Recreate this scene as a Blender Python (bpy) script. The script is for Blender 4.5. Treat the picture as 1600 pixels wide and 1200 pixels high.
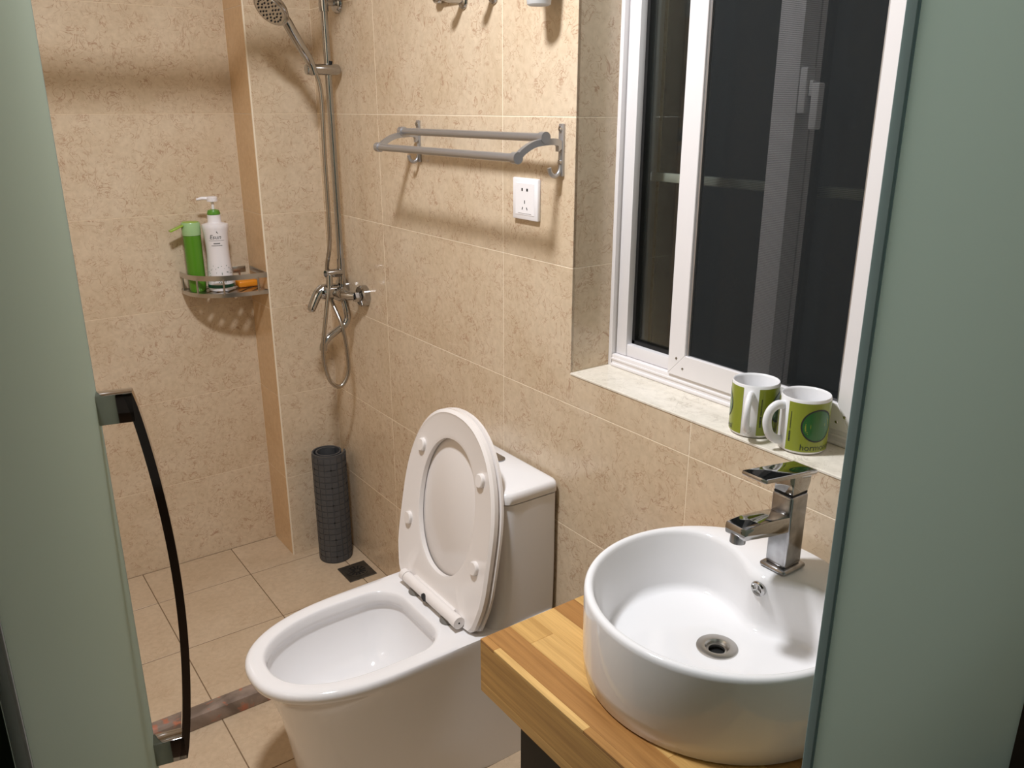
import bpy, bmesh, math, random
from mathutils import Vector, Matrix
random.seed(7)
for o in list(bpy.data.objects): bpy.data.objects.remove(o)
S = bpy.context.scene
COL = S.collection
R = math.radians

# ------------------------------------------------------------------ camera
cd = bpy.data.cameras.new('camera'); cam = bpy.data.objects.new('camera', cd); COL.objects.link(cam)
cd.sensor_width = 36; cd.lens = 1297/1600*36; cd.clip_start = .02
cam.location = (0, 0, 1.517); cam.rotation_euler = (R(90-18.4), 0, R(-35.6))
S.camera = cam
# ------------------------------------------------------------------ world (night sky outside the window)
W = bpy.data.worlds.new('night'); S.world = W; W.use_nodes = True
W.node_tree.nodes['Background'].inputs[0].default_value = (.55, .62, .7, 1)
W.node_tree.nodes['Background'].inputs[1].default_value = .012
# ------------------------------------------------------------------ ceiling lamp light
ld = bpy.data.lights.new('ceiling_lamp_light', 'AREA'); ld.shape = 'DISK'; ld.size = .19
ld.energy = 24; ld.color = (.96, .985, 1.035)
lo = bpy.data.objects.new('ceiling_lamp_light', ld); COL.objects.link(lo); lo.location = (.36, 1.21, 2.415)
# ------------------------------------------------------------------ exposure
V = S.view_settings
V.view_transform = 'Standard'; V.look = 'None'; V.exposure = 0.3; V.gamma = 1; V.use_curve_mapping = False

# ================================================================== materials
def srgb(r, g, b):
    f = lambda c: ((c/255+.055)/1.055)**2.4 if c/255 > .04045 else c/255/12.92
    return (f(r), f(g), f(b), 1)
class N:
    def __init__(s, name):
        s.m = bpy.data.materials.new(name); s.m.use_nodes = True; s.t = s.m.node_tree; s.n = s.t.nodes
        s.b = s.n['Principled BSDF']; s.out = s.n['Material Output']
    def add(s, typ, **kw):
        n = s.n.new(typ)
        for k, v in kw.items(): setattr(n, k, v)
        return n
    def link(s, a, b): s.t.links.new(a, b)
    def noise(s, vec, scale, detail=3, dist=0, rough=.5):
        n = s.add('ShaderNodeTexNoise'); n.inputs['Scale'].default_value = scale; n.inputs['Detail'].default_value = detail
        n.inputs['Distortion'].default_value = dist; n.inputs['Roughness'].default_value = rough
        s.link(vec, n.inputs['Vector']); return n.outputs['Fac']
    def ramp(s, fac, stops):
        n = s.add('ShaderNodeValToRGB'); e = n.color_ramp.elements
        e[0].position, e[0].color = stops[0]; e[1].position, e[1].color = stops[1]
        for p, c in stops[2:]:
            x = e.new(p); x.color = c
        s.link(fac, n.inputs[0]); return n.outputs[0]
    def math(s, op, a, b=None):
        n = s.add('ShaderNodeMath', operation=op)
        for i, v in enumerate((a, b)):
            if v is None: continue
            if isinstance(v, (int, float)): n.inputs[i].default_value = v
            else: s.link(v, n.inputs[i])
        return n.outputs[0]
    def mix(s, fac, a, b, blend='MIX'):
        n = s.add('ShaderNodeMix', data_type='RGBA', blend_type=blend)
        for i, v in ((0, fac), (6, a), (7, b)):
            if isinstance(v, (int, float)): n.inputs[i].default_value = v
            elif isinstance(v, tuple): n.inputs[i].default_value = v
            else: s.link(v, n.inputs[i])
        return n.outputs[2]
    def worldvec(s, jitter=True, obj=False):
        g = s.add('ShaderNodeTexCoord').outputs['Object'] if obj else s.add('ShaderNodeNewGeometry').outputs['Position']
        if not jitter: return g
        oi = s.add('ShaderNodeObjectInfo').outputs['Random']
        v = s.add('ShaderNodeVectorMath', operation='MULTIPLY_ADD')
        c = s.add('ShaderNodeCombineXYZ')
        for i in range(3): s.link(oi, c.inputs[i])
        s.link(c.outputs[0], v.inputs[0]); v.inputs[1].default_value = (37, 53, 71); s.link(g, v.inputs[2])
        return v.outputs[0]
    def scaled(s, vec, sc):
        v = s.add('ShaderNodeVectorMath', operation='MULTIPLY'); s.link(vec, v.inputs[0]); v.inputs[1].default_value = sc
        return v.outputs[0]
    def bump(s, h, strength, dist=.001):
        n = s.add('ShaderNodeBump'); n.inputs['Strength'].default_value = strength; n.inputs['Distance'].default_value = dist
        s.link(h, n.inputs['Height']); s.link(n.outputs[0], s.b.inputs['Normal'])
def plain(name, col, rough=.5, metal=0, coat=0, noise=0, spec=.5, nscale=40):
    k = N(name); k.b.inputs['Roughness'].default_value = rough; k.b.inputs['Metallic'].default_value = metal
    k.b.inputs['Coat Weight'].default_value = coat; k.b.inputs['Coat Roughness'].default_value = .05
    k.b.inputs['Specular IOR Level'].default_value = spec
    if noise:
        f = k.noise(k.worldvec(False, True), nscale, 4)
        lo_ = tuple(c*(1-noise) for c in col[:3])+(1,); hi = tuple(min(1, c*(1+noise)) for c in col[:3])+(1,)
        k.link(k.ramp(f, [(.3, lo_), (.7, hi)]), k.b.inputs['Base Color'])
    else: k.b.inputs['Base Color'].default_value = col
    return k.m

def tile_mat(name, base, alt, vein, rough, veins=1.0, vs=21, spec=.5):
    k = N(name); v = k.worldvec()
    c = k.ramp(k.noise(v, 5, 4, .4), [(.3, base), (.7, alt)])
    c = k.mix(.3, c, k.ramp(k.noise(v, 70, 5), [(.3, tuple(x*.72 for x in base[:3])+(1,)), (.7, alt)]))
    def veinmask(scale, dist, w, seed):
        vv = k.add('ShaderNodeVectorMath', operation='ADD'); k.link(v, vv.inputs[0]); vv.inputs[1].default_value = (seed, seed*2, seed*3)
        f = k.noise(vv.outputs[0], scale, 3, dist, .55)
        a = k.math('ABSOLUTE', k.math('SUBTRACT', f, .5))
        line = k.ramp(a, [(0, (1, 1, 1, 1)), (w, (0, 0, 0, 1))])
        patch = k.ramp(k.noise(vv.outputs[0], scale*.9, 2), [(.44, (0, 0, 0, 1)), (.60, (1, 1, 1, 1))])
        return k.math('MULTIPLY', line, patch)
    m = k.math('MAXIMUM', veinmask(vs, 1.6, .024, 3.1), k.math('MULTIPLY', veinmask(vs*1.9, 1.2, .03, 8.7), .75))
    c = k.mix(k.math('MULTIPLY', m, .58*veins), c, vein)
    k.link(c, k.b.inputs['Base Color'])
    k.b.inputs['Roughness'].default_value = rough; k.b.inputs['Specular IOR Level'].default_value = spec
    return k.m

M = {}
M['tile'] = tile_mat('wall_tile', srgb(212, 190, 160), srgb(226, 207, 181), srgb(152, 98, 66), .2)
M['tile_smooth'] = tile_mat('smooth_tile', srgb(218, 182, 138), srgb(226, 192, 150), srgb(190, 140, 95), .25, .25)
M['floor_tile'] = tile_mat('floor_tile', srgb(198, 174, 144), srgb(212, 190, 162), srgb(160, 120, 90), .38, .4, 14)
M['sill'] = tile_mat('sill_marble', srgb(230, 222, 206), srgb(242, 235, 222), srgb(140, 124, 104), .12, .6, 22)
M['grout'] = plain('wall_grout', srgb(244, 230, 206), .8)
M['grout_dull'] = plain('shower_grout', srgb(226, 206, 178), .8)
M['floor_grout'] = plain('floor_grout', srgb(128, 106, 82), .9)
M['ceiling'] = plain('ceiling_panel', srgb(238, 236, 232), .5)
M['hall'] = plain('hall_paint', srgb(120, 110, 100), .8)
M['hall_floor'] = plain('hall_floor', srgb(84, 62, 44), .5)
M['jamb'] = plain('brown_wood', srgb(80, 54, 38), .5, noise=.2)
M['green_jamb'] = plain('green_jamb', srgb(60, 96, 74), .4)
M['china'] = plain('white_ceramic', srgb(238, 236, 236), .07, spec=.5)
M['seat'] = plain('white_plastic_seat', srgb(238, 232, 228), .18)
M['plastic'] = plain('white_plastic', srgb(240, 238, 238), .3)
M['pvc'] = plain('white_window_profile', srgb(236, 232, 232), .32)
M['pvc_in'] = plain('sash_profile', srgb(232, 229, 230), .4)
M['rubber'] = plain('black_rubber', srgb(14, 14, 14), .6)
M['chrome'] = plain('chrome', (.47, .465, .46, 1), .07, 1)
M['chrome_worn'] = plain('chrome_hazed', (.40, .40, .41, 1), .2, 1, noise=.25)
M['steel'] = plain('brushed_steel', (.55, .53, .5, 1), .28, 1)
M['alu'] = plain('satin_aluminium', srgb(188, 188, 190), .38, .85)
M['blackchrome'] = plain('dark_chrome', (.4, .39, .38, 1), .06, 1)
M['dark'] = plain('dark_hole', srgb(10, 10, 10), .7)
M['grey_pad'] = plain('grey_pad', srgb(120, 118, 114), .4)
M['mat_grey'] = plain('grey_mat_rubber', srgb(74, 75, 77), .55, noise=.1)
M['drain'] = plain('drain_metal', srgb(78, 72, 64), .45, .5, noise=.3)
M['green_tube'] = plain('green_tube', srgb(84, 140, 34), .25)
M['green_cap'] = plain('pale_green_cap', srgb(160, 196, 140), .3)
M['lime'] = plain('lime_lid', srgb(150, 185, 60), .3)
M['bottle'] = plain('white_bottle', srgb(238, 234, 236), .25)
M['green'] = plain('green_collar', srgb(90, 150, 50), .3)
M['dkgreen'] = plain('dark_green_print', srgb(20, 84, 62), .4)
M['ink'] = plain('ink', srgb(34, 44, 36), .5)
M['soap'] = plain('orange_soap', srgb(226, 140, 30), .35)
M['mugwhite'] = plain('mug_glaze', srgb(240, 239, 240), .1)
M['muggreen'] = plain('mug_green_print', srgb(140, 149, 52), .22)
M['disc'] = plain('print_green', srgb(48, 104, 50), .22)
M['black'] = plain('black_panel', srgb(10, 10, 10), .6)
M['cream'] = plain('cream_rail', srgb(248, 248, 244), .5)
M['socket'] = plain('socket_white', srgb(244, 241, 242), .25)
def hazyglass(name, tint, alpha, rough=.02):
    k = N(name); tr = k.add('ShaderNodeBsdfTransparent'); tr.inputs[0].default_value = tint
    gl = k.add('ShaderNodeBsdfGlossy'); gl.inputs['Roughness'].default_value = rough
    fr = k.add('ShaderNodeFresnel'); fr.inputs[0].default_value = 1.35
    mx = k.add('ShaderNodeMixShader'); k.link(fr.outputs[0], mx.inputs[0]); k.link(tr.outputs[0], mx.inputs[1]); k.link(gl.outputs[0], mx.inputs[2])
    df = k.add('ShaderNodeBsdfDiffuse'); df.inputs[0].default_value = (.09, .095, .085, 1)
    m2 = k.add('ShaderNodeMixShader'); m2.inputs[0].default_value = alpha
    k.link(mx.outputs[0], m2.inputs[1]); k.link(df.outputs[0], m2.inputs[2]); k.link(m2.outputs[0], k.out.inputs[0]); return k.m
M['glass'] = hazyglass('window_glass', (.92, .95, .92, 1), .05)
def meshscreen():
    k = N('insect_mesh'); v = k.worldvec(False)
    tr = k.add('ShaderNodeBsdfTransparent'); df = k.add('ShaderNodeBsdfDiffuse'); df.inputs[0].default_value = (.034, .037, .038, 1)
    w = k.add('ShaderNodeTexWave', bands_direction='Z'); w.inputs['Scale'].default_value = 110; w.inputs['Distortion'].default_value = .4; k.link(v, w.inputs[0])
    f = k.ramp(w.outputs['Fac'], [(.2, (.36, .36, .36, 1)), (.8, (.5, .5, .5, 1))])
    mx = k.add('ShaderNodeMixShader'); k.link(f, mx.inputs[0]); k.link(tr.outputs[0], mx.inputs[1]); k.link(df.outputs[0], mx.inputs[2])
    k.link(mx.outputs[0], k.out.inputs[0]); return k.m
M['mesh'] = meshscreen()
def frosted(name, col, tcol):
    k = N(name); d = k.add('ShaderNodeBsdfDiffuse'); d.inputs[0].default_value = col
    t = k.add('ShaderNodeBsdfTranslucent'); t.inputs[0].default_value = tcol
    g = k.add('ShaderNodeBsdfGlossy'); g.inputs['Roughness'].default_value = .35
    m1 = k.add('ShaderNodeMixShader'); m1.inputs[0].default_value = .55
    k.link(d.outputs[0], m1.inputs[1]); k.link(t.outputs[0], m1.inputs[2])
    m2 = k.add('ShaderNodeMixShader'); m2.inputs[0].default_value = .03
    k.link(m1.outputs[0], m2.inputs[1]); k.link(g.outputs[0], m2.inputs[2]); k.link(m2.outputs[0], k.out.inputs[0]); return k.m
M['frost'] = frosted('frosted_glass', (.45, .52, .46, 1), (.71, .795, .73, 1))
M['glass_edge'] = frosted('glass_edge', (.36, .43, .42, 1), (.46, .56, .55, 1))
M['tumbler'] = frosted('frosted_tumbler', (.8, .8, .8, 1), (.8, .8, .8, 1))
def wood():
    k = N('oak_stave'); g = k.worldvec()
    v = k.scaled(g, (30, 1.6, 30)); oc = k.add('ShaderNodeObjectInfo').outputs['Color']; sep = k.add('ShaderNodeSeparateColor'); k.link(oc, sep.inputs[0]); oi = sep.outputs[0]
    base = k.ramp(oi, [(0, srgb(160, 112, 62)), (1, srgb(222, 182, 116)), (.35, srgb(188, 140, 80)), (.65, srgb(208, 164, 96))])
    gr = k.ramp(k.noise(v, 1.2, 6, 1.2, .6), [(.3, (.62, .55, .46, 1)), (.65, (1.05, 1.03, 1.0, 1))])
    fine = k.ramp(k.noise(k.scaled(g, (320, 9, 320)), 1, 3), [(.35, (.8, .76, .7, 1)), (.6, (1, 1, 1, 1))])
    c = k.mix(.75, base, gr, 'MULTIPLY'); c = k.mix(.6, c, fine, 'MULTIPLY')
    k.link(c, k.b.inputs['Base Color']); k.b.inputs['Roughness'].default_value = .38; return k.m
M['wood'] = wood()
def kerb():
    k = N('grey_red_marble'); v = k.worldvec(False)
    c = k.ramp(k.noise(v, 9, 5, 1.2), [(.3, srgb(112, 98, 88)), (.7, srgb(166, 148, 136))])
    c = k.mix(k.ramp(k.noise(v, 14, 4, 2.0), [(.58, (0, 0, 0, 1)), (.66, (.8, .8, .8, 1))]), c, srgb(186, 112, 84))
    k.link(c, k.b.inputs['Base Color']); k.b.inputs['Roughness'].default_value = .2; return k.m
M['kerb'] = kerb()
def hose():
    k = N('ribbed_hose'); k.b.inputs['Metallic'].default_value = 1; k.b.inputs['Base Color'].default_value = (.46, .43, .39, 1); k.b.inputs['Roughness'].default_value = .25
    return k.m
M['hose'] = hose()
def emis():
    k = N('lamp_diffuser'); k.b.inputs['Base Color'].default_value = (.9, .9, .9, 1); k.b.inputs['Emission Color'].default_value = (.985, .985, 1.0, 1); k.b.inputs['Emission Strength'].default_value = 2
    return k.m
M['lamp'] = emis()

# ================================================================== mesh helpers
class B:
    def __init__(s): s.bm = bmesh.new()
    def _merge(s, t):
        me = bpy.data.meshes.new('t'); t.to_mesh(me); t.free(); s.bm.from_mesh(me); bpy.data.meshes.remove(me); return s
    def box(s, lo, hi, bev=0, seg=2, mtx=None):
        t = bmesh.new(); bmesh.ops.create_cube(t, size=1)
        for v in t.verts:
            v.co = Vector([(lo[i]+hi[i])/2 + v.co[i]*(hi[i]-lo[i]) for i in range(3)])
        if bev: bmesh.ops.bevel(t, geom=t.edges[:], offset=bev, segments=seg, affect='EDGES', profile=.5, clamp_overlap=True)
        if mtx: bmesh.ops.transform(t, matrix=mtx, verts=t.verts[:])
        return s._merge(t)
    def prism(s, poly, fn, d0, d1, bev=0, seg=2):
        """poly 2-D outline; fn(u, v, d) -> xyz; extruded d0..d1"""
        t = bmesh.new(); a = [t.verts.new(fn(u, v, d0)) for u, v in poly]; b = [t.verts.new(fn(u, v, d1)) for u, v in poly]
        n = len(poly); t.faces.new(a); t.faces.new(b[::-1])
        for i in range(n): t.faces.new((a[i], b[i], b[(i+1) % n], a[(i+1) % n]))
        bmesh.ops.recalc_face_normals(t, faces=t.faces[:])
        if bev:
            ed = [e for f in t.faces if len(f.verts) == n and n != 4 for e in f.edges] if n > 12 else t.edges[:]
            bmesh.ops.bevel(t, geom=list(set(ed)), offset=bev, segments=seg, affect='EDGES', profile=.5, clamp_overlap=True)
        return s._merge(t)
    def loft(s, rings, cap0=True, cap1=True, closed=True):
        t = bmesh.new(); vs = [[t.verts.new(p) for p in r] for r in rings]; n = len(rings[0])
        for a, b in zip(vs, vs[1:]):
            for i in range(n if closed else n-1):
                j = (i+1) % n; t.faces.new((a[i], a[j], b[j], b[i]))
        if cap0: t.faces.new(vs[0][::-1])
        if cap1: t.faces.new(vs[-1])
        bmesh.ops.recalc_face_normals(t, faces=t.faces[:])
        return s._merge(t)
    def tube(s, pts, r, seg=12, caps=True, flat=None):
        pts = [Vector(p) for p in pts]; n = len(pts); rs = r if isinstance(r, (list, tuple)) else [r]*n
        tg = [(pts[min(i+1, n-1)]-pts[max(i-1, 0)]).normalized() for i in range(n)]
        up = Vector((0, 0, 1)) if abs(tg[0].z) < .9 else Vector((0, 1, 0))
        x = tg[0].cross(up).normalized(); rings = []
        for i in range(n):
            x = (x - tg[i]*x.dot(tg[i])).normalized(); y = tg[i].cross(x)
            rings.append([pts[i]+(x*math.cos(2*math.pi*k/seg)*rs[i]+y*math.sin(2*math.pi*k/seg)*rs[i]*(flat or 1)) for k in range(seg)])
        return s.loft(rings, caps, caps)
    def lathe(s, prof, c=(0, 0, 0), axis='Z', seg=32, cap0=True, cap1=True, mtx=None):
        """prof [(r, h)]"""
        rings = []
        for r, h in prof:
            ring = []
            for k in range(seg):
                a = 2*math.pi*k/seg; u, v = r*math.cos(a), r*math.sin(a)
                p = {'Z': (u, v, h), 'X': (h, u, v), 'Y': (u, h, v)}[axis]
                p = Vector(p)
                if mtx: p = mtx @ p
                ring.append(p+Vector(c))
            rings.append(ring)
        return s.loft(rings, cap0, cap1)
    def data(s, name, mat, angle=35):
        me = bpy.data.meshes.new(name); s.bm.to_mesh(me); s.bm.free(); me.materials.append(M[mat])
        for p in me.polygons: p.use_smooth = True
        me.set_sharp_from_angle(angle=R(angle)); return me
    def build(s, name, mat, parent=None, angle=35, loc=None):
        return link(name, s.data(name, mat, angle), parent, loc)
def link(name, me, parent=None, loc=None):
    o = bpy.data.objects.new(name, me); COL.objects.link(o)
    if parent: o.parent = parent
    if loc: o.location = loc
    return o
def tag(o, label=None, cat=None, group=None, kind=None):
    if label: o['label'] = label
    if cat: o['category'] = cat
    if group: o['group'] = group
    if kind: o['kind'] = kind
    return o
def thing(name, label, cat, loc=(0, 0, 0), rz=0, group=None):
    o = bpy.data.objects.new(name, None); COL.objects.link(o); o.location = loc; o.rotation_euler = (0, 0, rz); o.empty_display_size = .05
    return tag(o, label, cat, group)
def struct(o): o['kind'] = 'structure'; return o
def spline(pts, n=8):
    P = [Vector(p) for p in pts]; out = []
    for i in range(len(P)-1):
        p0, p1, p2, p3 = P[max(i-1, 0)], P[i], P[i+1], P[min(i+2, len(P)-1)]
        for k in range(n):
            t = k/n; out.append(.5*((2*p1)+(p2-p0)*t+(2*p0-5*p1+4*p2-p3)*t*t+(3*p1-p0-3*p2+p3)*t**3))
    return out+[P[-1]]
def text_mesh(body, size, shear=0, bold=0):
    cu = bpy.data.curves.new('txt', 'FONT'); cu.body = body; cu.size = size; cu.shear = shear; cu.offset = bold; cu.resolution_u = 3
    o = bpy.data.objects.new('txt', cu); COL.objects.link(o)
    dg = bpy.context.evaluated_depsgraph_get(); dg.update()
    me = o.evaluated_get(dg).to_mesh(); t = bmesh.new(); t.from_mesh(me)
    o.evaluated_get(dg).to_mesh_clear(); bpy.data.objects.remove(o); bpy.data.curves.remove(cu)
    bmesh.ops.triangulate(t, faces=t.faces[:]); return t
def print_on(b, t, fn):
    for v in t.verts: v.co = Vector(fn(v.co.x, v.co.y))
    return b._merge(t)

# ================================================================== the setting
XW, YB, YP, XP, XL, ZC = 1.10, 2.761, 2.59, .892, -.35, 2.5      # right wall, back wall, pillar front, pillar side, left wall, ceiling
G, TH, D = .00075, .008, .16
WY0, WY1, WZ0, WZ1, XF = .58, 1.32, .973, 2.2, 1.209             # window opening

def rect(a0, a1, b0, b1): return [(a0+G, b0+G), (a1-G, b0+G), (a1-G, b1-G), (a0+G, b1-G)]
_cache = {}
def tile(parent, poly, plane, val, mat, name='tile'):
    """plane: 'X-' faces -X at x=val (u=y,v=z); 'Y-' faces -Y (u=x,v=z); 'X+' faces +X; 'Z+' faces up (u=x,v=y)"""
    us = [p[0] for p in poly]; vs = [p[1] for p in poly]; u0, v0 = min(us), min(vs)
    key = (plane, mat, tuple((round(u-u0, 5), round(v-v0, 5)) for u, v in poly))
    fn = {'X-': lambda u, v, d: (d, u, v), 'X+': lambda u, v, d: (-d, u, v), 'Y-': lambda u, v, d: (u, d, v), 'Y+': lambda u, v, d: (u, -d, v), 'Z+': lambda u, v, d: (u, v, -d)}[plane]
    if key not in _cache:
        _cache[key] = B().prism([(u-u0, v-v0) for u, v in poly], fn, 0, TH, .0007, 1).data(name, mat)
    loc = {'X-': (val, u0, v0), 'X+': (val, u0, v0), 'Y-': (u0, val, v0), 'Y+': (u0, val, v0), 'Z+': (u0, v0, val)}[plane]
    return link(name, _cache[key], parent, loc)
ROWS = [.3*i for i in range(9)]+[ZC]
def rows(): return list(zip(ROWS, ROWS[1:]))

# right wall with the window opening
b = B(); x0, x1 = XW+.0005, XW+.24
b.box((x0, .36, 0), (x1, YB+.1, WZ0-.005)).box((x0, WY1+.0005, WZ0-.005), (x1, YB+.1, ZC)).box((x0, .36, WZ0-.005), (x1, WY0-.0005, ZC)).box((x0, WY0-.0005, WZ1+.0005), (x1, WY1+.0005, ZC))
wr = struct(b.build('wall_right', 'grout'))
YJ = [.368, .970, 1.572, 2.174, YP]
for z0, z1 in rows():
    for y0, y1 in zip(YJ, YJ[1:]):
        if y1 <= WY0 or y0 >= WY1 or z1 <= WZ0 or z0 >= WZ1:
            tile(wr, rect(y0, y1, z0, z1), 'X-', XW, 'tile'); continue
        zl, zh = z0 < WZ0-.02, z1 > WZ1+.02
        left, right = y0 < WY0-.02, y1 > WY1+.02           # nearer / farther remainder of the tile
        g = G; A, Bq = y0+g, y1-g; z0g, z1g = z0+g, z1-g; s0, s1 = WZ0-.005, WZ1
        if zl:
            poly = [(A, z0g), (Bq, z0g)]
            poly += [(Bq, z1g), (WY1, z1g), (WY1, s0)] if right else [(Bq, s0)]
            poly += [(WY0, s0), (WY0, z1g), (A, z1g)] if left else [(A, s0)]
            tile(wr, poly, 'X-', XW, 'tile')
        elif zh:
            poly = [(A, z1g)]
            poly += [(A, z0g), (WY0, z0g), (WY0, s1)] if left else [(A, s1)]
            poly += [(WY1, s1), (WY1, z0g), (Bq, z0g)] if right else [(Bq, s1)]
            poly += [(Bq, z1g)]
            tile(wr, poly, 'X-', XW, 'tile')
        else:
            if left: tile(wr, [(A, z0g), (WY0, z0g), (WY0, z1g), (A, z1g)], 'X-', XW, 'tile')
            if right: tile(wr, [(WY1, z0g), (Bq, z0g), (Bq, z1g), (WY1, z1g)], 'X-', XW, 'tile')
for z0, z1 in rows():                                     # tiled reveals of the window
    a, c = max(z0, WZ0), min(z1, WZ1)
    if c-a < .01: continue
    tile(wr, rect(XW+TH*.0, XF+.13, a, c), 'Y-', WY1, 'tile')
    tile(wr, rect(XW, XF+.13, a, c), 'Y+', WY0, 'tile')
for i, (a, c) in enumerate(((WY0, WY1),)):      # stone sill
    link('sill_slab', B().box((XW-.0012, a+.0008, WZ0-.005), (XF+.03, c-.0008, WZ0), .001, 1).data('sill_slab', 'sill'), wr)

# back wall, pillar, left wall
wb = struct(B().box((XL-.1, YB+.0005, 0), (XP+.01, YB+.12, ZC)).build('wall_back', 'grout_dull'))
for z0, z1 in rows():
    for a, c in ((XL, -.308), (-.308, .292), (.292, XP)): tile(wb, rect(a, c, z0, z1), 'Y-', YB, 'tile')
wp = struct(B().box((XP+.0005, YP+.0005, 0), (XW+.05, YB+.1, ZC)).build('wall_pillar', 'grout_dull'))
for z0, z1 in rows():
    tile(wp, rect(XP+.004, XW, z0, z1), 'Y-', YP, 'tile'); tile(wp, rect(YP+.003, YB, z0, z1), 'X-', XP, 'tile_smooth')
link('corner_strip', B().box((XP+.0002, YP+.0002, 0), (XP+.004, YP+.004, ZC)).data('corner_strip', 'grout'), wp)
wl = struct(B().box((XL-.12, .36, 0), (XL-.0005, YB+.1, ZC)).build('wall_left', 'grout_dull'))
for z0, z1 in rows():
    for y0, y1 in ((.368, .961), (.961, 1.561), (1.561, 2.161), (2.161, YB)): tile(wl, rect(y0, y1, z0, z1), 'X+', XL, 'tile')

# floor
fl = struct(B().box((XL-.1, .36, -.1), (XW+.1, YB+.1, -.0006)).build('floor', 'floor_grout'))
FX = [XL, -.178, .122, .422, .724, 1.026, XW]; FY = [.368, .45, .75, 1.05, 1.35, 1.65, 1.95, 2.25, 2.55, YB]
G = .0014
for xa, xb in zip(FX, FX[1:]):
    for ya, yb in zip(FY, FY[1:]): tile(fl, rect(xa, xb, ya, yb), 'Z+', 0, 'floor_tile', 'floor_tile')
ce = struct(B().box((XL-.2, -1.6, ZC), (XW+.3, YB+.2, ZC+.08)).build('ceiling', 'ceiling'))
# shower kerb
kb = struct(B().box((XL, 1.889, 0), (XW, 1.934, .04), .003, 2).build('trim_1', 'kerb'))
# rod over the kerb (above the picture; its soft shadow lies across the back wall)
rd = struct(B().tube([(XL, 1.91, 2.045), (XW, 1.91, 2.045)], .019, 16).build('trim_2', 'alu'))
# hall where the camera stands
struct(B().box((XW, -1.6, 0), (XW+.1, .36, ZC)).build('wall_hall_right', 'hall'))
struct(B().box((XL-.85, -1.7, 0), (XW+.1, -1.6, ZC)).build('wall_front', 'hall'))
struct(B().box((XL-.85, -1.6, 0), (XL-.75, .36, ZC)).build('wall_hall_left', 'hall'))
struct(B().box((XL-.85, .345, 0), (XL, .375, ZC)).build('wall_hall_side', 'hall'))
struct(B().box((XL-.85, -1.6, -.1), (XW+.1, .36, -.004)).build('floor_hall', 'hall_floor'))
struct(B().box((XL-.85, -1.7, ZC), (XL-.2, .375, ZC+.08)).build('ceiling_hall', 'hall'))
struct(B().box((XL, .34, 2.06), (XW, .38, ZC)).build('trim_3', 'jamb'))
struct(B().box((XW-.004, .30, 0), (XW+.002, .350, 2.06)).build('trim_4', 'jamb'))
struct(B().box((XL, .342, 0), (-.0065, .366, 2.06)).build('trim_5', 'green_jamb'))

# ================================================================== window
w = struct(bpy.data.objects.new('window_1', None)); COL.objects.link(w); w.location = (XF, (WY0+WY1)/2, WZ0)
def wpart(b, name, mat, parent=None, label=None):
    o = b.build(name, mat)
    o.parent = parent or w
    o.matrix_parent_inverse = Matrix() if parent else Matrix.Translation(w.location).inverted()
    if label: o['label'] = label
    return o
FB = .027                                                     # height of the outer frame's bottom profile
wpart(B().box((XF, WY1-.0105, WZ0), (XF+.11, WY1, WZ1), .001), 'frame_jamb', 'pvc')
wpart(B().box((XF, WY0, WZ0), (XF+.11, WY0+.012, WZ1), .001), 'frame_jamb', 'pvc')
wpart(B().box((XF, WY0+.012, WZ0), (XF+.11, WY1-.012, WZ0+FB), .0012).box((XF-.004, WY0+.012, WZ0), (XF+.01, WY1-.012, WZ0+.008), .003).box((XF-.002, WY0+.012, WZ0+.0145), (XF+.01, WY1-.012, WZ0+.0195), .001), 'frame_sill', 'pvc')
wpart(B().box((XF, WY0+.012, WZ1-.03), (XF+.11, WY1-.012, WZ1), .0012), 'frame_head', 'pvc')
def sash(y0, y1, xa, xb, stile, lab, far=None):
    far = far or stile
    z0, z1 = WZ0+FB+.001, WZ1-.031
    s = wpart(B().box((xa, y1-far, z0), (xb, y1, z1), .001).box((xa, y0, z0), (xb, y0+stile, z1), .001), 'sash_stile', 'pvc_in', label=lab)
    r = wpart(B().box((xa+.002, y0+stile, z0), (xb-.002, y1-far, z0+.026), .001).box((xa+.002, y0+stile, z1-.03), (xb-.002, y1-far, z1), .001), 'sash_rail', 'pvc_in', s)
    a, c, e, f = y0+stile, y1-far, z0+.026, z1-.03; xm = (xa+xb)/2; t = .008
    wpart(B().box((xm-.004, a, e), (xm+.012, c, e+t)).box((xm-.004, a, f-t), (xm+.012, c, f)).box((xm-.004, a, e), (xm+.012, a+t, f)).box((xm-.004, c-t, e), (xm+.012, c, f)), 'gasket', 'rubber', s)
    wpart(B().box((xm+.002, a+.001, e+.001), (xm+.007, c-.001, f-.001)), 'pane', 'glass', s)
    return s
sA = sash(.900, 1.306, 1.2195, 1.260, .048, 'white sliding sash behind the insect screen', .031)
sB = sash(WY0+.013, .93, 1.264, 1.298, .030, 'rear sliding sash')
# lock on the meeting stile
wpart(B().box((1.2215, .886, 1.508), (1.244, .8998, 1.580), .002).box((1.228, .878, 1.535), (1.238, .888, 1.56), .002), 'lock_body', 'plastic', sA)
wpart(B().box((1.226, .864, 1.483), (1.242, .879, 1.556), .003), 'lock_lever', 'plastic', sA)
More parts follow.
